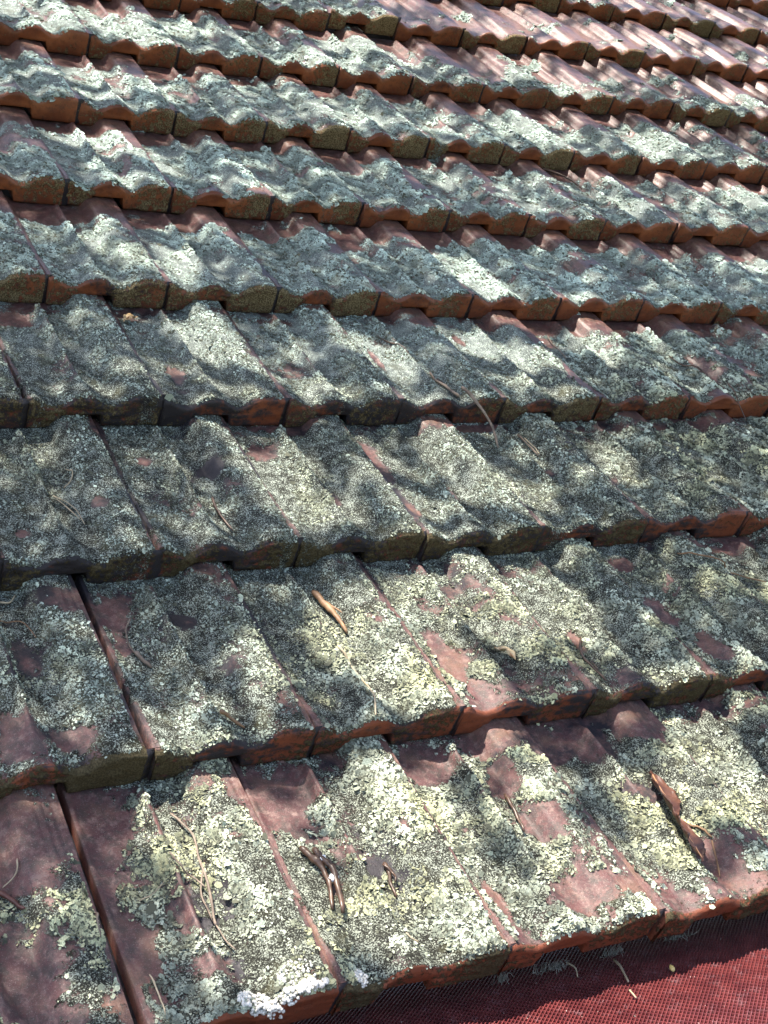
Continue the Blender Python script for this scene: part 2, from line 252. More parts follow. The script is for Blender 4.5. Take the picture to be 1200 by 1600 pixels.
def build_tile(c, r):
    """tile c of course r; returns its object and the points where lichen lobes can sit"""
    rs = np.random.default_rng(1000 + c * 37 + r * 101)
    u0 = c + (.5 if r % 2 else 0); y0 = r * GAUGE
    ctr = warp(np.array([u0 + .5]), np.array([y0 + .7]), np.array([0.]))[0]
    dist = np.linalg.norm(ctr - cam_C / S)
    px = 1359 / dist                                # render pixels per tile width
    step = max(2.0 / px, .006)
    gl, gr = GAPS.get((c, r), (0, 0)); gl += .012 + .007 * rs.random(); gr += .011 + .008 * rs.random()
    jx, jy, jz, rot, tilt = rs.normal(0, .006), rs.normal(0, .010), abs(rs.normal(0, .008)), rs.normal(0, .006), rs.normal(0, .004)
    if r == 8 and c >= 6 or r == 7 and c >= 5: jy -= .05; jz += .01
    if r == 8 and c == 5: jz += .05
    # columns and rows of the grid
    T = np.unique(np.concatenate([np.linspace(0, 1, int(1 / step) + 1), [.235, .247, .26, .55, .562, .575, .004, .996]]))
    V = np.linspace(0.02, 1.06, int(1.04 * GAUGE / (step * 1.25)) + 1)
    nt = len(T); x = gl + T * (1 - gl - gr)
    rb = .022
    rows = []                                       # (y, z, v, edge) for every row of the closed skin
    t = T
    zt0 = top_z(t, np.zeros(nt))
    zb0 = notch(t)
    nface = max(4, int(.2 / (step * 1.2)))
    prof = []
    for v in V[::-1]: prof.append((v * GAUGE, top_z(t, np.full(nt, v)), v, 0.0))
    for a in (20, 45, 70):
        a = math.radians(a); prof.append((rb * (1 - math.sin(a)) * 1.2 * (.02 * GAUGE / rb), zt0 - .0 - rb * (1 - math.cos(a)), 0.0, a / 1.57))
    for k in range(nface + 1):
        f = k / nface
        prof.append((-.004 + .012 * f * f, (zt0 - rb) * (1 - f) + (zb0 + .006) * f, 0.0, 1.0))
    prof.append((.014, zb0, 0.0, 1.0))
    for v in (.06, .2, .5, .8, 1.06): prof.append((v * GAUGE, zb0 * max(0, 1 - 2.5 * v) - .115 * v, v, 1.0 if v < .3 else .4))
    Y = np.stack([np.full(nt, p[0]) for p in prof]); Z = np.stack([p[1] for p in prof])
    VV = np.stack([np.full(nt, p[2]) for p in prof]); E_ = np.stack([np.full(nt, p[3]) for p in prof]); X = np.broadcast_to(x, Y.shape).copy(); TT = np.broadcast_to(t, Y.shape)
    nr = len(prof); ntop = len(V)
    gx = X + u0; gy = Y + y0                        # roof coordinates for the weathering
    cover, darkc, blue, far, gloss = look(gx, gy / GAUGE)
    tb = rs.normal(0, .05); tilt_c = rs.random()
    n = fbm(gx, gy, .42, 4, 1)
    n2 = fbm(gx * 1.0, gy, .12, 3, 3)
    cov = (n - .5) * 1.1 + (n2 - .5) * .9 + cover + tb
    cov -= 1.3 * field(BARE, gx, gy)
    band = sstep(.80, .93, VV + (n2 - .5) * .14 + .07 * far)          # the strip sheltered by the course above stays bare
    cov -= band * (.42 + .3 * far) * (1 - .55 * darkc)
    cov -= .10 * far * sstep(.40, .47, TT) * sstep(.52, .47, TT)
    cov -= .35 * far * sstep(.82, .88, TT) * sstep(.3, .8, VV) + .8 * sstep(.968, .982, TT) + .8 * sstep(.034, .016, TT)
    cov -= .40 * np.exp(-((TT - .43) / .013) ** 2) * sstep(.08, .3, VV) * sstep(.40, .5, fbm(gx, gy, .2, 2, 27))
    cov -= .9 * gloss * sstep(.25, .6, VV) * (n < .62)
    cov = np.where(E_ > .5, cov - .55 - .3 * E_, cov)
    cov = np.where(E_ < .1, cov + (1 - far) * .34 * sstep(.60, .72, fbm(gx, gy, .05, 3, 25)) * sstep(.1, .35, cov + .3), cov)
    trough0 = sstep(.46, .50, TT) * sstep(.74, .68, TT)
    cov = np.clip(cov, 0, 1)
    mask = sstep(.40, .56, cov + .35 * (fbm(gx, gy, .05, 3, 20) - .5))
    H = mask * lichen_height(gx, gy, far, darkc) * (1 - .9 * (E_ > .9))
    # the fired clay itself: slight waves, chips, worn arrises
    rough = .0035 * (fbm(gx, gy, .35, 3, 30) - .5) + .0025 * (fbm(gx, gy, .05, 2, 33) - .5)
    isedge = (E_ > .6) & (VV < .01)
    hn = fbm(gx * 1.3, Z * 5 + c * 3.1 + r, .13, 3, 40)
    crust = np.clip(.15 + .75 * (fbm(gx, Z + r * 7.7, .35, 2, 44)) + (.13 * sstep(.58, .80, TT) - .16 * sstep(.5,.9,fbm(gx*2, gx*0+r, .3, 2, 48))) * far - .34 * sstep(.22, .3, TT) * sstep(.6, .5, TT) - .12 + rs.normal(0, .17), 0, 1)
    crust = np.where(VV < .02, crust, np.where(VV < .12, crust * (1 - VV / .12) * .8, 0)); crust = np.where(E_ > .05, crust, crust * .8); crust = crust * (1 - .9 * np.clip(field(np.array([(1.66, 1.60, .13, .14)]), gx, gy), 0, 1))
    cb = sstep(.45, .6, crust + .5 * (hn - .5))
    top = np.arange(nr)[:, None] < ntop
    Z = Z + np.where(top | (E_ < .99), H + rough, 0)
    Y = Y - np.where(isedge, .016 * (hn - .5) + .014 * cb * fbm(gx, Z * 2, .03, 2, 47), 0)
    # side walls: one more column each side dropping down, and the side lock lying under the neighbour
    zl = np.where(top[:, 0], np.minimum(Z[:, 0] - .03, .0 - .11 * VV[:, 0]), Z[:, 0]); zl = np.where((~top[:, 0]) & (E_[:, 0] < 1.01), np.minimum(Z[:, 0], 0 - .11 * VV[:, 0]), zl)
    pan = .19 * (1 - VV[:, 0]) - .075
    XL = X[:, :1]; ZL = zl[:, None]
    XR = X[:, -1:]; ZR1 = np.where(top[:, 0], np.minimum(pan, Z[:, -1] - .01), Z[:, -1])[:, None]
    yr = Y[:, -1]
    X = np.concatenate([XL, X, XR + .0015, XR + gr + .05], 1)
    Z = np.concatenate([ZL, Z, ZR1, ZR1 - .004], 1)
    Y = np.concatenate([Y[:, :1], Y, Y[:, -1:], np.maximum(Y[:, -1:], .03)], 1)
    pad = lambda A, l, m: np.concatenate([np.full((nr, 1), l) if l is not None else A[:, :1], A, np.full((nr, 2), m) if m is not None else A[:, -1:].repeat(2, 1)], 1)
    cov2 = pad(cov, 0., 0.); ed = pad(np.where(E_ > .35, 1.0, sstep(.03, .0, VV) * .7), 1., .9); cr2 = pad(crust, .2, .25)
    bl = pad(blue, None, None); dk = pad(darkc * .3 + .5 * fbm(gx, gy, .6, 3, 60) - .12 * far + .55 * field(DARK, gx, gy) - .30 * field(BARE, gx, gy), .7, .75)
    st = pad(np.clip(1 - sstep(1.6, 5.2, gy / GAUGE + .12 * gx), 0, 1), None, None)
    dk = dk + (.10 if r > 0 else -.30) * (ed > .9) + .16 * sstep(.3, .7, pad(trough0, 0., 0.)) * (1 - .6 * pad(far, None, None))  # troughs darkened: part grime, part shade put into the colour
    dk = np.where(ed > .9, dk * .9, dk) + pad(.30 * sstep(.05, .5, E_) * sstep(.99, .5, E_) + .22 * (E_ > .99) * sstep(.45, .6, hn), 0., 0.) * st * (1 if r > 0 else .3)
    # a small rotation and tilt of the whole tile, as laid by hand
    X2 = X + jx - rot * Y; Y2 = Y + jy + rot * X; Z2 = Z + jz * (1 - Y / GAUGE * .8) + tilt * (X - .5)
    W = warp(X2 + u0, Y2 + y0, Z2)
    O = warp(np.array([u0]), np.array([y0]), np.array([0.]))[0]
    P = ((W - O) * S).reshape(-1, 3)
    nc = X.shape[1]
    i = np.arange(nr - 1)[:, None] * nc + np.arange(nc - 1)[None]
    F = np.stack([i, i + nc, i + nc + 1, i + 1], -1).reshape(-1, 4)
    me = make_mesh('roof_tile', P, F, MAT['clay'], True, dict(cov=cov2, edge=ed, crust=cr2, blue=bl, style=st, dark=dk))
    o = link('roof_tile', me, roof); o.location = Vector(O * S)
    TILES[(c, r)] = o
    return o, dict(P=P.reshape(nr, nc, 3), cov=cov2, mask=pad(mask, 0., 0.), ntop=ntop, far=far.mean(), darkc=pad(darkc, 0., 0.), blue=bl, gx=gx, gy=gy, px=px, step=step, rs=rs, O=O, top=ntop, nc=nc, gloss=gloss.mean())

def build_lobes(tile, d):
    """leafy lichen lobes standing on one tile, one mesh"""
    rs = d['rs']; P = d['P'][:d['ntop'] + 3]; nr, nc, _ = P.shape
    # area sampling on the top skin
    A = P[:-1, :-1]; B = P[1:, :-1]; Cc = P[:-1, 1:]
    nrm = np.cross(Cc - A, B - A); area = np.linalg.norm(nrm, axis=-1); nrm = -nrm / (area[..., None] + 1e-12)
    nrm = np.where(nrm[..., 2:] < 0, -nrm, nrm)
    px = d['px']
    size = max(.0098, 1.30 / px) * S
    m = d['mask'][:nr - 1, :nc - 1]; dk = d['darkc'][:nr - 1, :nc - 1]; gx = (A[..., 0] / S) + d['O'][0]; gy = (A[..., 1] / S) + d['O'][1]
    patch = fbm(gx, gy, .16, 3, 70)
    tt = (np.arange(nc - 1) / (nc - 3))[None]
    tv = tt + 0 * m; v_ = 1 - (np.arange(nr - 1) / d['ntop'])[:, None]
    trough = np.maximum(sstep(.46, .50, tv) * sstep(.74, .68, tv), .8 * sstep(.06, .12, tv) * sstep(.36, .26, tv))      # fewer lobes in the pans: part grime, part painted shade to show the relief
    patch2 = fbm(gx, gy, .06, 2, 72)
    patch3 = fbm(gx, gy, .40, 2, 74)
    dens = m * (.05 + 1.9 * sstep(.41, .56, patch * .6 + patch3 * .25 + patch2 * .15)) * (1 - .6 * trough * (1 - .5 * d['far'])) * (1 - .75 * field(DARK, gx, gy)) * (1 - .42 * dk) * (tt > .035) * (tt < .965)
    w = area * dens; w[:, 0] = 0; w[:, -3:] = 0; w[:1] = 0
    tot = w.sum()
    n = int(min(11500, tot / (size * size) * 1.25 * (.6 if px < 90 else 1)))
    if n < 12: return None
    cs = np.cumsum(w.ravel()); k = np.searchsorted(cs, rs.random(n) * cs[-1]); k = np.clip(k, 0, w.size - 1)
    i, j = np.unravel_index(k, w.shape)
    f, g2 = rs.random(n)[:, None], rs.random(n)[:, None]
    base = A[i, j] + f * (B[i, j] - A[i, j]) + g2 * (Cc[i, j] - A[i, j])
    N = nrm[i, j]; N = N * .6 + np.array([0, -.05, .4]); N /= np.linalg.norm(N, axis=1)[:, None]
    # lobes radiate from rosette centres
    rd, rv, dx, dy = worley(gx[i, j], gy[i, j], .15, 80)
    ang = np.arctan2(-dy, -dx) + rs.normal(0, .9, n)
    D = np.stack([np.cos(ang), np.sin(ang), 0 * ang], 1); D -= N * (D * N).sum(1)[:, None]; D /= np.linalg.norm(D, axis=1)[:, None]
    Sd = np.cross(N, D)
    sz = size * np.exp(rs.normal(0, .38, n))[:, None] * (1 - .3 * dk[i, j])[:, None]
    lift = rs.uniform(.05, .8, n)[:, None] * (1 - .5 * d['far']); curl = rs.uniform(-.2, .5, n)[:, None]; wd = rs.uniform(.35, .62, n)[:, None]
    def pt(a, b, h): return base + sz * (a * D + b * Sd * wd * 2 + h * N)
    q = rs.uniform(.75, 1.1, (3, n, 1))
    pts = [pt(-.3, 0, -.1), pt(.3 * q[0], -.75, lift * .5), pt(.9 * q[1], -.35, lift * .9 + curl * .3), pt(.85 * q[2], .45, lift + curl * .3), pt(.25, .8, lift * .45)]
    V = np.stack(pts, 1).reshape(-1, 3)
    b6 = np.arange(n)[:, None] * 5
    F = np.concatenate([b6 + np.array([[0, 1, 2]]), b6 + np.array([[0, 2, 3]]), b6 + np.array([[0, 3, 4]])])
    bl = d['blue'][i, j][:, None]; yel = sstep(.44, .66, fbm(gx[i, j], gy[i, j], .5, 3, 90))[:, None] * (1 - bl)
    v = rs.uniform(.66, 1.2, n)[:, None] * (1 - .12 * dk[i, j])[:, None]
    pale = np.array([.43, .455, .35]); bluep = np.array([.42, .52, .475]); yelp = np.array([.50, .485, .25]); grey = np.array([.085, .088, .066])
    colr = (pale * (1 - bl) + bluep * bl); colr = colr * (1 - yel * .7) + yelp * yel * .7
    ring = (.62 + .62 * sstep(.15, .55, rd))[:, None] * (.75 + .5 * rv)[:, None] * (.72 + .56 * fbm(gx[i, j], gy[i, j], .35, 2, 95))[:, None]
    tq = tv[0][j]; crest = np.exp(-((tq - .43) / .05) ** 2) + sstep(.72, .76, tq); v = v * (ring * (.9 + .22 * crest[:, None]))  # rib crests and rolls tinted paler, standing in for light on the relief
    old = (rs.random(n) < .24 * (1 - .5 * d['far']) + .25 * dk[i, j])[:, None]; colr = np.where(old, grey, colr * v)
    C4 = np.ones((n, 5, 4)); C4[..., :3] = colr[:, None, :]
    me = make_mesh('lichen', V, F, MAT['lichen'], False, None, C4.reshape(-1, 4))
    o = link('lichen', me, tile); o['kind'] = 'stuff'
    return n

VISIBLE = []
def in_view(u, y):
    p = warp(np.array([u]), np.array([y]), np.array([.1]))[0] * S - cam_C
    q = cam_R @ p
    if q[2] <= .3: return False
    a = 2123.6 * q[0] / q[2] / 600; b = 2123.6 * q[1] / q[2] / 800
    return abs(a) < 1.0 and abs(b) < 1.0
total = 0; ntri = 0
for r in range(0, 14):
    for c in range(-4, 19):
        u0 = c + (.5 if r % 2 else 0); y0 = r * GAUGE
        if not any(in_view(u0 + a, y0 + b * GAUGE) for a in (-.15, .25, .5, .75, 1.15) for b in (-.12, .25, .5, .75, 1.1)): continue
        o, d = build_tile(c, r); k = build_lobes(o, d) or 0
        total += 1; ntri += len(o.data.polygons) * 2 + k * 3
print('tiles', total, 'triangles', ntri)

# ------------------------------------------------------------------ what the tiles lie on, the eave, the ground
MAT['gutter'] = plain('brown_gutter_steel', (.06, .03, .022), (.09, .045, .03), 25, .45)
MAT['fascia'] = plain('painted_fascia', (.22, .19, .16), (.30, .27, .23), 18, .6)
MAT['ground'] = plain('garden_ground', (.05, .07, .025), (.12, .10, .05), 3, .95, (.07, .055, .035))
MAT['bark'] = plain('tree_bark', (.10, .075, .055), (.20, .16, .12), 9, .9, bump=.8, dist=.01)
def leaf_material():
    m, nt, p = nodes('tree_leaf'); g = G(nt)
    col = g.mix(g.noise(3, 3), (.035, .075, .02), (.075, .12, .03)); g.link(col, p.inputs['Base Color']); p.inputs['Roughness'].default_value = .5
    return m
MAT['leaf'] = leaf_material()
def merge(parts):
    V = []; F = []; n = 0
    for v, f in parts: V.append(v); F.append(np.asarray(f) + n); n += len(v)
    return np.concatenate(V), F
for k in range(0, 12):                                       # one batten under the head of every course
    v, f = box(-4, 20, k * GAUGE + (.62 if k == 0 else .10), k * GAUGE + (.80 if k == 0 else .28), -.36, -.20)
    link('batten', make_mesh('batten', v * S, f, MAT['batten'], False), roof)
v, f = box(-5, 22, .5, 13 * GAUGE, -.42, -.37)
link('underlay', make_mesh('underlay', v * S, f, MAT['felt'], False), roof)
v, f = box(-5, 22, .42, .50, -1.6, -.50)
fascia = link('fascia_board', make_mesh('fascia_board', v * S, f, MAT['fascia'], False), roof)

WD = np.array([0, -.7915, .6112]); XD = np.array([1., 0, 0]); ND = np.array([0, .6112, .7915]); G0 = np.array([0, 0, -.20])
def guard_pt(x, w, h=0.0): return (G0 + x * XD + w * WD + h * ND)
# gutter: a folded channel below the guard
prof = [(-.42, -.05), (-.42, -.62), (1.45, -.62), (1.50, -.03), (1.56, -.03), (1.56, -.07), (1.47, -.66), (-.46, -.66), (-.46, -.05)]
V = np.array([guard_pt(x, a, b) for x in (-4, 8) for a, b in prof]); n = len(prof)
F = np.array([(i, (i + 1) % n, n + (i + 1) % n, n + i) for i in range(n)])
V = V * S
gut = link('gutter', make_mesh('gutter', V, F, MAT['gutter'], False), None, label='dark brown steel gutter hidden under the red mesh guard at the eave', category='gutter')
gut.matrix_world = M
def guard_material():
    m, nt, p = nodes('red_plastic_mesh'); g = G(nt)
    col = g.mix(g.ramp(g.noise(40, 5), .3, .7), (.080, .013, .015), (.140, .028, .028))
    col = g.mix(g.ramp(g.noise(60, 5, .7), .52, .75, 0, .55), col, (.20, .12, .13))
    col = g.mix(g.ramp(g.noise(170, 3, .6), .70, .76, 0, .9), col, (.6, .55, .5))
    g.link(col, p.inputs['Base Color']); p.inputs['Roughness'].default_value = .45
    g.bump(g.noise(400, 3), .3, .0004, p)
    return m
MAT['guard'] = guard_material()
def wires(direction, spacing, hw, h0, h1, x0, x1, w0, w1, wobble):
    """parallel flat strands clipped to a rectangle of the guard, each a thin box with a rounded back"""
    d = np.array(direction, float); d /= np.linalg.norm(d); e = np.array([-d[1], d[0]])
    cor = [np.array(c) for c in ((x0, w0), (x1, w0), (x1, w1), (x0, w1))]
    lo = min(c @ e for c in cor); hi = max(c @ e for c in cor); V = []; F = []; k = lo + spacing / 2; rs = np.random.default_rng(5)
    while k < hi:
        ts = []
        for a, lim in ((0, (x0, x1)), (1, (w0, w1))):
            for L in lim:
                if abs(d[a]) > 1e-6:
                    t = (L - k * e[a]) / d[a]; q = k * e + t * d
                    if x0 - 1e-6 <= q[0] <= x1 + 1e-6 and w0 - 1e-6 <= q[1] <= w1 + 1e-6: ts.append(t)
        if len(ts) >= 2 and max(ts) - min(ts) > .01:
            t0, t1 = min(ts), max(ts); ns = max(2, int((t1 - t0) / .25)); kk = k + rs.normal(0, wobble)
            for s in range(ns + 1):
                q = kk * e + (t0 + (t1 - t0) * s / ns) * d
                sag = -.03 * math.sin(q[0] * 1.3 + .5) * min(1, max(0, q[1] + .2)) 
                b = len(V)
                for off, h in ((-hw, h0), (-hw * .6, h1), (hw * .6, h1), (hw, h0)):
                    V.append(guard_pt(q[0] + e[0] * off, q[1] + e[1] * off, h + sag))
                if s:
                    a0 = b - 4
                    for j in range(3): F.append((a0 + j, a0 + j + 1, b + j + 1, b + j))
        k += spacing
    return np.array(V) * S, np.array(F)
guard = link('gutter_guard', None, label='red plastic mesh guard stretched over the gutter below the tile edge', category='gutter guard'); guard.matrix_world = M
v, f = wires((.755, -.656), .0204, .0045, -.010, .004, -1.0, 4.2, -.42, 1.52, .0006)
link('long_strands', make_mesh('long_strands', v, f, MAT['guard'], False), guard)['kind'] = 'stuff'
v, f = wires((.656, .755), .0390, .0062, -.014, -.002, -1.0, 4.2, -.42, 1.52, .0008)
link('cross_strands', make_mesh('cross_strands', v, f, MAT['guard'], False), guard)['kind'] = 'stuff'

v = np.array([(-250, -250, 0), (250, -250, 0), (250, 250, 0), (-250, 250, 0)], float)
gr = link('ground', make_mesh('ground', v, np.array([[0, 1, 2, 3]]), MAT['ground'], False), None, kind='structure')

# ------------------------------------------------------------------ twigs, stems and other litter on the roof
bpy.context.view_layer.update()
DG = bpy.context.evaluated_depsgraph_get(); MI = M.inverted(); DOWN = M.to_3x3() @ Vector((0, 0, -1))
def drop(x, y):
    """height of the roof surface above the roof plane at (x, y), in tile widths"""
    h = scene.ray_cast(DG, M @ Vector((x * S, y * S, .3)), DOWN)
    return (MI @ h[1]).z / S if h[0] else 0.0
def spline(P, n):
    P = np.asarray(P, float); P = np.concatenate([[2 * P[0] - P[1]], P, [2 * P[-1] - P[-2]]]); out = []
    for i in range(1, len(P) - 2):
        for k in range(n):
            t = k / n; a, b, c, d = P[i - 1], P[i], P[i + 1], P[i + 2]
            out.append(.5 * (2 * b + (c - a) * t + (2 * a - 5 * b + 4 * c - d) * t * t + (3 * b - a - 3 * c + d) * t ** 3))
    out.append(P[-2]); return np.array(out)
def tube(P, R_, sides=8, seed=0, knob=.14):
    rs = np.random.default_rng(seed); P = np.asarray(P, float); n = len(P)
    Tn = np.gradient(P, axis=0); Tn /= np.linalg.norm(Tn, axis=1)[:, None] + 1e-9
    A = np.cross(Tn, [0, 0, 1.]); A /= np.linalg.norm(A, axis=1)[:, None] + 1e-9; B = np.cross(A, Tn)
    ang = np.linspace(0, 2 * math.pi, sides, endpoint=False)
    rr = np.asarray(R_)[:, None] * (1 + knob * rs.normal(0, 1, (n, 1)) * .6 + knob * rs.normal(0, 1, (n, sides)))
    V = P[:, None] + rr[..., None] * (np.cos(ang)[None, :, None] * A[:, None] + np.sin(ang)[None, :, None] * B[:, None])
    V = V.reshape(-1, 3); i = np.arange(n - 1)[:, None] * sides; j = np.arange(sides)[None]
    F = np.stack([i + j, i + (j + 1) % sides, i + sides + (j + 1) % sides, i + sides + j], -1).reshape(-1, 4)
    c0, c1 = len(V), len(V) + 1; V = np.concatenate([V, P[:1], P[-1:]])
    j = np.arange(sides)
    F2 = np.concatenate([np.stack([(j + 1) % sides, j, np.full(sides, c0)], 1), np.stack([(n - 1) * sides + j, (n - 1) * sides + (j + 1) % sides, np.full(sides, c1)], 1)])
    return V, F, F2
MAT['twig_brown'] = plain('brown_twig_bark', (.035, .02, .014), (.10, .055, .035), 60, .4, (.05, .03, .02))
MAT['twig_tan'] = plain('tan_peeled_wood', (.12, .065, .035), (.24, .14, .07), 70, .6, (.20, .10, .05))
MAT['twig_grey'] = plain('grey_dry_stem', (.09, .065, .05), (.22, .17, .13), 60, .7)
MAT['straw'] = plain('dry_straw', (.28, .22, .14), (.42, .35, .24), 80, .6)
MAT['dark'] = plain('rotten_leaf', (.05, .018, .014), (.10, .035, .025), 50, .5)
def stick_mesh(path, r0, r1, seed, lift=None, bulge=None, zs=None, keep=2):
    P = spline(path, 5); n = len(P)
    if zs is None:
        z = np.array([drop(x, y) for x, y in P]); s = z.copy()
        for _ in range(keep): s = np.convolve(np.pad(s, 1, mode='edge'), [.25, .5, .25], 'valid')
        z = np.maximum(s, z * .6 + s * .4)
    else: z = np.interp(np.linspace(0, 1, n), np.linspace(0, 1, len(zs)), zs)
    R_ = np.linspace(r0, r1, n)
    if bulge: R_ = R_ * (1 + bulge[1] * np.exp(-((np.linspace(0, 1, n) - bulge[0]) / .08) ** 2))
    R_[0] *= .7; R_[-1] *= .6
    z = z + R_ * .6 + (0 if lift is None else np.interp(np.linspace(0, 1, n), np.linspace(0, 1, len(lift)), lift))
    return np.column_stack([P, z]), R_
LITTER = 'fallen twigs and stems on the roof'
def litter(name, label, cat, pieces, mat, parts=None, group=LITTER):
    """pieces: list of (path, r0, r1, options); the first is the thing's own mesh, others are side branches"""
    C0 = None; root = None
    for k, (path, r0, r1, opt) in enumerate(pieces):
        P, R_ = stick_mesh(path, r0 * .8, r1 * .7, k + len(label), **opt)
        if C0 is None: C0 = P[0].copy()
        V, F, F2 = tube(P - C0, R_, 8 if r0 > .008 else 6, k + len(label))
        nm = name if root is None else (parts or 'side_branch')
        ob = link(nm, make_mesh(nm, V * S, [F, F2], MAT[mat]), root)
        if root is None:
            root = ob; root.matrix_world = M @ Matrix.Translation(Vector(C0 * S)); root['label'] = label; root['category'] = cat
            if group: root['group'] = group
    return root, C0
litter('broken_twig', 'thick broken brown twig with peeling bark on the lit tile in the second row', 'twig',
       [([(1.03, 2.88), (1.05, 2.77), (1.075, 2.65), (1.09, 2.55), (1.095, 2.44)], .031, .017, dict(bulge=(.45, .18), lift=(.02, .03, .02))),
        ([(1.075, 2.70), (1.10, 2.66), (1.12, 2.60)], .010, .006, dict(lift=(.05, .06)))], 'twig_tan')
t, C0 = litter('forked_twig', 'two wet brown sticks lying together with white droppings, in the lowest row', 'twig',
       [([(.188, .915), (.218, .834), (.245, .749), (.235, .613), (.197, .48)], .026, .016, dict(bulge=(.35, .35), lift=(.01, .03, .01))),
        ([(.255, .89), (.262, .80), (.288, .722), (.274, .599), (.229, .43)], .024, .020, dict(lift=(.02, .05, .03)))], 'twig_brown')
MAT['dropping'] = plain('white_dropping', (.75, .77, .78), (.85, .86, .86), 90, .5)
def blob(c, r, seed, flat=.6, n=10):
    rs = np.random.default_rng(seed); V = [(0, 0, flat)]
    for i in range(1, 6):
        a = i * math.pi / 6
        for j in range(n):
            b = 2 * math.pi * j / n; k = 1 + .18 * math.sin(2 * b + seed) + .12 * rs.normal()
            V.append((math.sin(a) * math.cos(b) * k, math.sin(a) * math.sin(b) * k, math.cos(a) * flat))
    V.append((0, 0, -flat)); Q = []; T_ = []
    for j in range(n): T_.append((0, 1 + j, 1 + (j + 1) % n)); T_.append((1 + 4 * n + (j + 1) % n, 1 + 4 * n + j, 5 * n + 1))
    for i in range(4):
        for j in range(n): a = 1 + i * n; Q.append((a + j, a + n + j, a + n + (j + 1) % n, a + (j + 1) % n))
    return np.array(V) * r + np.array(c), Q, T_
for k, (x, y, r) in enumerate([(.262, .80, .026), (.275, .665, .030)]):
    V, Q, T_ = blob((0, 0, 0), r, k)
    o = link('dropping', make_mesh('dropping', V * S, [Q, T_], MAT['dropping']), t)
    o.location = Vector((x - C0[0], y - C0[1], drop(x, y) + .045 - C0[2])) * S

litter('dead_stick', 'short pale stick across the pan just above the second row nose', 'twig', [([(-.044, 1.79), (0, 1.785), (.045, 1.752), (.10, 1.71)], .020, .010, dict(lift=(.03, .03, .02)))], 'twig_tan')
litter('dry_stem', 'long curved pale stem running down the middle tile of the second row', 'stem', [([(.921, 2.256), (.965, 2.152), (.985, 1.984), (.962, 1.785), (.92, 1.68), (.888, 1.60)], .011, .007, dict(lift=(.01, .02, .015)))], 'straw')
litter('dry_stem', 'curved stem with a thick woody lower end, on the second row left of centre', 'stem',
       [([(-.272, 2.783), (-.327, 2.694), (-.346, 2.577), (-.335, 2.46)], .007, .009, dict(lift=(.02, .01))), ([(-.335, 2.47), (-.31, 2.39), (-.274, 2.321)], .017, .014, dict(lift=(.012, .012)))], 'twig_grey', 'woody_end')
litter('thin_twig', 'bent dark twig with a side spur on the right of the second row', 'twig',
       [([(2.80, 2.151), (2.69, 1.987), (2.67, 1.86), (2.695, 1.787), (2.712, 1.701)], .011, .010, dict(lift=(.01, .03, .01))), ([(2.71, 1.888), (2.705, 1.786)], .008, .006, dict(lift=(.02, .03)))], 'twig_brown')
litter('thin_twig', 'long crooked twig reaching over the nose of the fourth row tile', 'twig',
       [([(3.06, 5.30), (3.05, 5.17), (3.085, 5.05), (3.10, 4.93), (3.115, 4.87)], .012, .021, dict(lift=(.01, .02))),
        ([(3.115, 4.88), (3.15, 4.76), (3.20, 4.62), (3.235, 4.46), (3.206, 4.249)], .018, .015, dict(zs=(.30, .30, .26, .21, .16)))], 'twig_grey', 'hanging_end')
litter('thin_twig', 'thin stem lying up the fourth row tile beside the crooked twig', 'twig', [([(2.85, 5.95), (2.93, 5.62), (2.99, 5.36), (3.02, 5.18)], .007, .007, dict(lift=(.01, .01)))], 'twig_brown')
litter('short_twig', 'dark short twig in the shaded pan under the fourth row nose', 'twig', [([(3.595, 4.537), (3.593, 4.363), (3.594, 4.189)], .013, .010, dict(lift=(.02, .03)))], 'twig_grey')
litter('short_twig', 'pale sliver lying against the dark short twig in the third row', 'twig', [([(3.63, 4.484), (3.64, 4.345), (3.63, 4.226)], .007, .006, dict(lift=(.02, .02)))], 'straw')
litter('thin_twig', 'twig in a joint with its end hanging over the nose, right of the fourth row', 'twig',
       [([(5.90, 5.60), (5.92, 5.37), (5.98, 5.20), (6.10, 5.06), (6.12, 4.95)], .008, .010, dict(lift=(.02, .03, .02))), ([(6.12, 4.97), (6.13, 4.85), (6.14, 4.72), (6.155, 4.573)], .010, .007, dict(zs=(.28, .27, .2, .13)))], 'twig_brown', 'hanging_end')
litter('short_twig', 'brown bent twig caught under the nose of the seventh row, right of centre', 'twig', [([(6.60, 9.50), (6.72, 9.38), (6.80, 9.194), (6.803, 8.90)], .020, .014, dict(lift=(.03, .04, .03)))], 'twig_brown')
litter('short_twig', 'dark twig in the lichen of the third row, left of centre', 'twig', [([(.588, 3.813), (.57, 3.66), (.582, 3.533), (.60, 3.414)], .011, .012, dict(lift=(.015, .015)))], 'twig_brown')
litter('pine_needle', 'straight fallen needle on the third row at the left', 'needle',
       [([(-.518, 3.901), (-.453, 3.834), (-.403, 3.73), (-.387, 3.568)], .006, .004, dict(lift=(.02, .02))), ([(-.50, 3.86), (-.45, 3.75), (-.40, 3.62)], .005, .004, dict(lift=(.02, .02)))], 'straw', 'second_needle')
litter('dry_stem', 'small hooked pale stem on the third row at the left', 'stem', [([(-.355, 4.207), (-.335, 4.12), (-.365, 4.05), (-.423, 3.984)], .006, .005, dict(lift=(.02, .03)))], 'straw')
litter('short_twig', 'dark curved twig in the middle of the lowest row', 'twig', [([(1.597, 1.03), (1.576, .923), (1.564, .831), (1.542, .715)], .014, .012, dict(lift=(.02, .03)))], 'twig_brown')
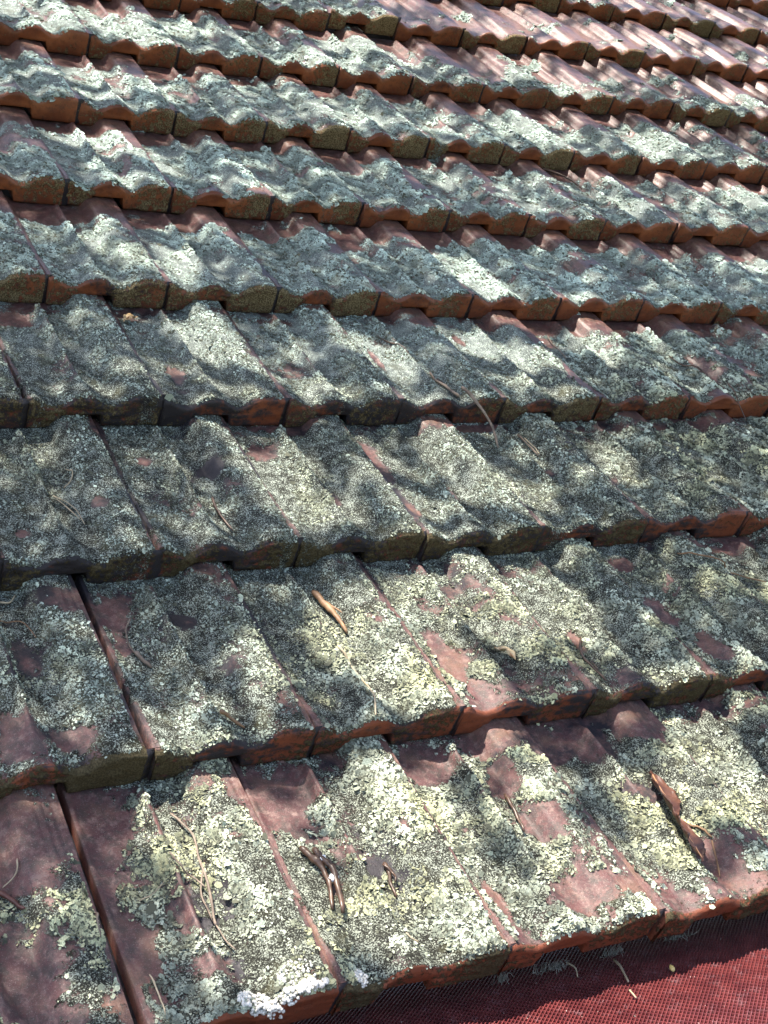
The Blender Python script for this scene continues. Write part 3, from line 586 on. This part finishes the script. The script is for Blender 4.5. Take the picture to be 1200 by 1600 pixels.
litter('short_twig', 'splintered dark bark piece right of the two wet sticks', 'twig',
       [([(.624, .72), (.616, .641), (.585, .56), (.58, .47)], .016, .010, dict(lift=(.01, .01))), ([(.60, .70), (.63, .62), (.61, .56)], .010, .006, dict(lift=(.03, .03)))], 'twig_brown')
litter('dry_stem', 'long thin reddish stem lying across the tiles at the right of the third row', 'stem', [([(4.18, 2.90), (4.26, 2.80), (4.40, 2.72), (4.58, 2.62), (4.80, 2.493)], .009, .008, dict(lift=(.04, .05, .04)))], 'twig_tan')
litter('branched_twig', 'thin branching grey twig on the brightly lit tile at the lower left', 'twig',
       [([(-.438, 1.321), (-.406, 1.24), (-.371, 1.136), (-.39, .99), (-.396, .898), (-.404, .764), (-.433, .599), (-.442, .535)], .007, .012, dict(lift=(.02, .03, .03, .02))),
        ([(-.562, .995), (-.521, .914), (-.46, .853), (-.42, .77)], .006, .007, dict(lift=(.02, .03))), ([(-.40, .883), (-.45, .742), (-.445, .571)], .006, .008, dict(lift=(.03, .02))),
        ([(-.442, .54), (-.425, .432), (-.393, .359)], .006, .005, dict(lift=(.02, .02)))], 'twig_grey')
litter('dead_leaf', 'narrow dark red leaf scrap at the left edge of the lowest row', 'leaf', [([(-1.45, 1.0), (-1.385, .926), (-1.345, .855)], .020, .012, dict(lift=(.02, .02)))], 'dark', group=None)
litter('dry_stem', 'thin bent pale stem at the left edge of the lowest row', 'stem', [([(-1.317, 1.162), (-1.335, 1.09), (-1.412, 1.03)], .005, .005, dict(lift=(.02, .02)))], 'straw')
litter('dry_stem', 'short hooked tan stem at the left edge near the top of the second row', 'stem', [([(-1.03, 3.04), (-.97, 3.03), (-.92, 3.10)], .008, .007, dict(lift=(.02, .02)))], 'straw')
litter('dry_stem', 'arched thin stem at the left edge in the middle of the second row', 'stem', [([(-1.087, 2.80), (-.98, 2.85), (-.92, 2.79), (-.89, 2.674)], .006, .005, dict(lift=(.03, .03)))], 'twig_tan')
litter('dry_stem', 'grey stem wedged in the wide open joint at the lower left', 'stem', [([(-1.02, .72), (-1.05, .64), (-1.06, .54)], .008, .006, dict(lift=(.03, .03)))], 'twig_grey')
litter('dry_stem', 'straight straw at the bottom left, below the wide joint', 'stem', [([(-.858, .331), (-.85, .22), (-.862, .08)], .006, .005, dict(lift=(.02, .02)))], 'straw')
litter('dry_stem', 'short straw lying crosswise near the top left of the bright lower left tile', 'stem', [([(-.62, .86), (-.70, .80), (-.78, .775)], .005, .005, dict(lift=(.02, .02)))], 'straw')
litter('dry_stem', 'short pale straw near the nose of the lowest row, in the middle', 'stem', [([(.478, .198), (.50, .165), (.535, .140)], .006, .006, dict(lift=(.02, .02)))], 'straw')
litter('dry_stem', 'thin dark twig in a joint at the right of the fifth row head', 'stem', [([(4.73, 6.02), (4.68, 5.80), (4.66, 5.56)], .008, .008, dict(lift=(.02, .02)))], 'twig_grey')
litter('dry_stem', 'pale stem standing in the lichen right of the big dead leaf', 'stem',
       [([(2.704, .371), (2.665, .25), (2.60, .13)], .007, .008, dict(lift=(.01, .01))), ([(2.647, .543), (2.686, .477), (2.711, .386)], .008, .010, dict(lift=(.01, .01)))], 'twig_tan')

# the big curled dead leaf
def curled_leaf(mid, widths, twist, mat, name, label, lift, thick=.0025):
    P = spline(mid, 6); n = len(P); z = np.array([drop(x, y) for x, y in P]); s = z.copy()
    for _ in range(6): s = np.convolve(np.pad(s, 1, mode='edge'), [.25, .5, .25], 'valid')
    C = np.column_stack([P, s + np.interp(np.linspace(0, 1, n), np.linspace(0, 1, len(lift)), lift)])
    Tn = np.gradient(C, axis=0); Tn /= np.linalg.norm(Tn, axis=1)[:, None]
    W = np.interp(np.linspace(0, 1, n), np.linspace(0, 1, len(widths)), widths); tw = np.interp(np.linspace(0, 1, n), np.linspace(0, 1, len(twist)), twist)
    m = 9; V = []; rs = np.random.default_rng(3)
    for sgn in (1, -1):
        for i in range(n):
            side = np.cross(Tn[i], [0, 0, 1.]); side /= np.linalg.norm(side); up = np.cross(side, Tn[i])
            a = side * math.cos(tw[i]) + up * math.sin(tw[i]); b = -side * math.sin(tw[i]) + up * math.cos(tw[i])
            for j in range(m):
                q = (j / (m - 1) - .5) * 2; e = 1 + (.16 * rs.normal() if abs(q) == 1 else 0)
                V.append(C[i] + a * q * W[i] * e + b * (W[i] * .35 * q * q + .008 * math.sin(i * 1.1 + q * 2) + sgn * thick / 2))
    V = np.array(V); O = C[0].copy(); F = []; N = n * m
    for i in range(n - 1):
        for j in range(m - 1):
            a = i * m + j; F.append((a, a + 1, a + m + 1, a + m)); F.append((N + a, N + a + m, N + a + m + 1, N + a + 1))
        a = i * m; F.append((a, a + m, N + a + m, N + a)); a += m - 1; F.append((a, N + a, N + a + m, a + m))
    o = link(name, make_mesh(name, (V - O) * S, np.array(F), MAT[mat]), None, label=label, category='leaf'); o.matrix_world = M @ Matrix.Translation(Vector(O * S))
    rib = C[1:-1] + np.array([0, 0, thick]); Vr, F1, F2 = tube(rib - O, np.full(len(rib), .005), 6, 1)
    link('midrib', make_mesh('midrib', Vr * S, [F1, F2], MAT['leafrib']), o); return o
MAT['deadleaf'] = plain('curled_dead_leaf', (.05, .018, .013), (.11, .042, .024), 45, .55, (.07, .025, .02))
MAT['tanleaf'] = plain('small_tan_leaf', (.40, .26, .12), (.55, .42, .25), 60, .6)
MAT['leafrib'] = plain('leaf_midrib', (.30, .15, .07), (.38, .20, .10), 30, .5)
curled_leaf([(2.675, .99), (2.63, .87), (2.585, .74), (2.56, .60), (2.53, .45), (2.48, .31), (2.465, .20)], (.005, .075, .105, .070, .09, .07, .006), (.35, .3, .45, .8, .55, .4, .2), 'deadleaf', 'dead_leaf',
            'large curled red-brown dead leaf on the lowest row at the right', (.03, .07, .09, .06, .08, .06, .03))
curled_leaf([(.56, 6.05), (.62, 6.12), (.70, 6.16)], (.01, .05, .012), (.3, .2, .1), 'tanleaf', 'dead_leaf', 'tiny tan leaf under the nose of the fifth row, left side', (.03, .04, .03))
curled_leaf([(2.06, 2.13), (2.12, 2.07), (2.15, 1.99)], (.01, .045, .01), (.6, .3, .1), 'tanleaf', 'dead_leaf', 'small crumpled tan husk in the middle of the second row', (.03, .05, .03))

# foam left by the washing, sitting on the nose of the bright lower left tile
MAT['foam'] = plain('soap_foam', (.42, .40, .36), (.80, .77, .71), 160, .35, spec=.6)
def foam(name, label, spots, seed):
    rs = np.random.default_rng(seed); P = []; O = None; n = 0; V = []; Q = []; T_ = []
    for (x, y, sx, sy, cnt, rmax) in spots:
        for _ in range(cnt):
            a = rs.random() * 6.283; q = math.sqrt(rs.random()); px_, py_ = x + sx * q * math.cos(a), y + sy * q * math.sin(a)
            r = rmax * rs.uniform(.3, 1) ** 1.6; z = drop(px_, py_)
            if z < .08: continue
            if O is None: O = np.array([px_, py_, z])
            v, q1, t1 = blob(np.array([px_, py_, z + r * .3]) - O, r, int(rs.random() * 999), .8, 7)
            V.append(v); Q += [tuple(n + np.array(k)) for k in q1]; T_ += [tuple(n + np.array(k)) for k in t1]; n += len(v)
    o = link(name, make_mesh(name, np.concatenate(V) * S, [np.array(Q), np.array(T_)], MAT['foam']), None, label=label, category='foam', kind='stuff'); o.matrix_world = M @ Matrix.Translation(Vector(O * S))
foam('soap_foam', 'white bubbly foam on the nose of the bright lower left tile', [(-.42, .05, .09, .06, 150, .013), (-.28, .015, .13, .035, 150, .015), (-.13, .03, .08, .03, 120, .016), (-.17, .12, .10, .08, 90, .009)], 4)
foam('soap_foam', 'small clump of white foam in the valley right of the joint', [(.165, .04, .035, .045, 190, .010)], 9)

# wisps of dry grass poking out under the eave, and bits on the mesh
MAT['wisp'] = plain('grey_dry_grass', (.12, .12, .10), (.32, .31, .27), 50, .7)
def wisps(name, label, x, cnt, spread, seed, w=.0):
    rs = np.random.default_rng(seed); V = []; F = []; n = 0
    O = guard_pt(x, w, .02)
    for k in range(cnt):
        p = np.array([rs.normal(0, spread), 0, 0]) ; a = rs.uniform(-2.4, -.7); L = rs.uniform(.02, .065)
        d = np.cos(a) * XD - np.sin(a) * WD * 1.0; mid = p + d * L * .5 + ND * rs.uniform(0, .06); end = p + d * L + ND * rs.uniform(-.01, .08)
        v, f1, f2 = tube(spline([p, mid, end], 3), np.linspace(.003, .0014, 7), 4, k)
        V.append(v); F += [tuple(q + n) for q in f1]; n += len(v)
    o = link(name, make_mesh(name, np.concatenate(V) * S, np.array(F), MAT['wisp']), None, label=label, category='dry grass', group='dry grass wisps under the eave', kind='stuff')
    o.matrix_world = M @ Matrix.Translation(Vector(O * S))
wisps('dry_grass', 'small grey wisps poking out under the eave beside the crack between two tiles', 1.16, 20, .03, 1, -.02)
wisps('dry_grass', 'wider tangle of grey grass under the eave notch, right of the middle', 1.50, 46, .06, 2, -.02)
wisps('dry_grass', 'sparse grey wisps under the eave, second from the right edge', 1.93, 26, .035, 3, -.02)
wisps('dry_grass', 'rightmost dark tangle of grass under the eave', 2.42, 26, .05, 4, -.02)
def on_guard(name, label, cat, pts, r, mat, group=None):
    P = np.array([guard_pt(a, b, c) for a, b, c in pts]); P = spline(P, 4); O = P[0].copy(); V, F1, F2 = tube(P - O, np.linspace(r, r * .7, len(P)), 6, 3)
    o = link(name, make_mesh(name, V * S, [F1, F2], MAT[mat]), None, label=label, category=cat)
    if group: o['group'] = group
    o.matrix_world = M @ Matrix.Translation(Vector(O * S))
on_guard('dry_stem', 'bent straw standing on the red mesh in the eave shadow', 'stem', [(1.90, .06, .02), (1.86, .16, .03), (1.79, .32, .015)], .009, 'straw', LITTER)
on_guard('dry_stem', 'short pale wisp on the red mesh close under the eave', 'stem', [(1.60, .0, .05), (1.61, .07, .04), (1.59, .12, .01)], .006, 'straw', LITTER)
on_guard('dry_stem', 'tiny yellow straw fleck low on the sunlit red mesh', 'stem', [(1.72, .42, .02), (1.70, .50, .012)], .006, 'straw', LITTER)
V, Q, T_ = blob((0, 0, 0), .020, 5); MAT['seed'] = plain('yellow_seed', (.50, .36, .10), (.62, .48, .20), 80, .5)
o = link('seed', make_mesh('seed', V * S, [Q, T_], MAT['seed']), None, label='round yellow seed on the red mesh at the edge of the shadow', category='seed'); o.matrix_world = M @ Matrix.Translation(Vector(guard_pt(2.114, .31, .02) * S))

# ------------------------------------------------------------------ the tree that stands over the roof and dapples the sun
def tree():
    rs = np.random.default_rng(21)
    base = Vector((-3.4, 3.6, 0)); MW = M.inverted()
    root = link('overhanging_tree', None, None, label='leafy tree standing over the roof whose crown dapples the sunlight', category='tree'); root.location = base
    N_ = 120000
    x = rs.uniform(-6, 23, N_) * S; y = rs.uniform(-6, 23, N_) * S; h = rs.uniform(2.5, 3.9, N_)
    lit = field(LIT, x / S, y / S)
    gap = fbm(x / S, y / S, 1.1, 3, 130)
    lim = np.where((x / S > -2.5) & (y / S > -3), .11, .9); far_ = sstep(6.0, 9.0, y / S)
    keep = (lit < lim + rs.normal(0, .03, N_)) & ~((lit > .10) & (gap > .74)) & (gap < .80 + .1 * rs.random(N_)) & (rs.random(N_) > .35 * far_) & (fbm(x / S, y / S, .5, 2, 140) < .78 - .17 * far_)  # crown gaps shaped to let the sun patches through, thinner up the roof
    x, y, h = x[keep], y[keep], h[keep]; n = len(x)
    C = np.stack([x, y, np.full(n, .12 * S)], 1) + np.array(SUN)[None] * h[:, None]
    Mw = np.array(M); C = C @ Mw[:3, :3].T + Mw[:3, 3] - np.array(base)
    D = rs.normal(0, 1, (n, 3)); D[:, 2] -= .5; D /= np.linalg.norm(D, axis=1)[:, None]
    N = rs.normal(0, 1, (n, 3)); N[:, 2] += 1.3; N -= D * (N * D).sum(1)[:, None]; N /= np.linalg.norm(N, axis=1)[:, None]; Sd = np.cross(N, D)
    L = rs.uniform(.045, .075, n)[:, None]; Wd = L * .27
    pts = [C - D * L * .5, C - D * L * .1 + Sd * Wd + N * L * .08, C + D * L * .55, C - D * L * .1 - Sd * Wd + N * L * .08]
    V = np.stack(pts, 1).reshape(-1, 3); b = np.arange(n)[:, None] * 4
    F = np.concatenate([b + np.array([[0, 1, 2]]), b + np.array([[0, 2, 3]])])
    link('crown', make_mesh('crown', V, F, MAT['leaf'], False), root)['kind'] = 'stuff'
    ctr = C.mean(0)
    tr = spline([(0, 0, 0), (.1, -.05, 2), (.0, -.2, 4), (.35, -.3, 5.2), (ctr[0] * .25, ctr[1] * .25, 6.3)], 6)
    V, F1, F2 = tube(tr, np.linspace(.26, .14, len(tr)), 14, 2, .05); link('trunk', make_mesh('trunk', V, [F1, F2], MAT['bark']), root)
    for k in range(9):
        e = C[rs.integers(0, n)] ; s = tr[-1 - int(rs.integers(0, 6))]
        mid = (s + e) / 2 + np.array([0, 0, .5]); P = spline([s, s * .6 + mid * .4 + [0, 0, .2], mid, e + [0, 0, .15]], 5)
        V, F1, F2 = tube(P, np.linspace(.07, .012, len(P)), 8, k, .05); link('limb', make_mesh('limb', V, [F1, F2], MAT['bark']), root)
tree()
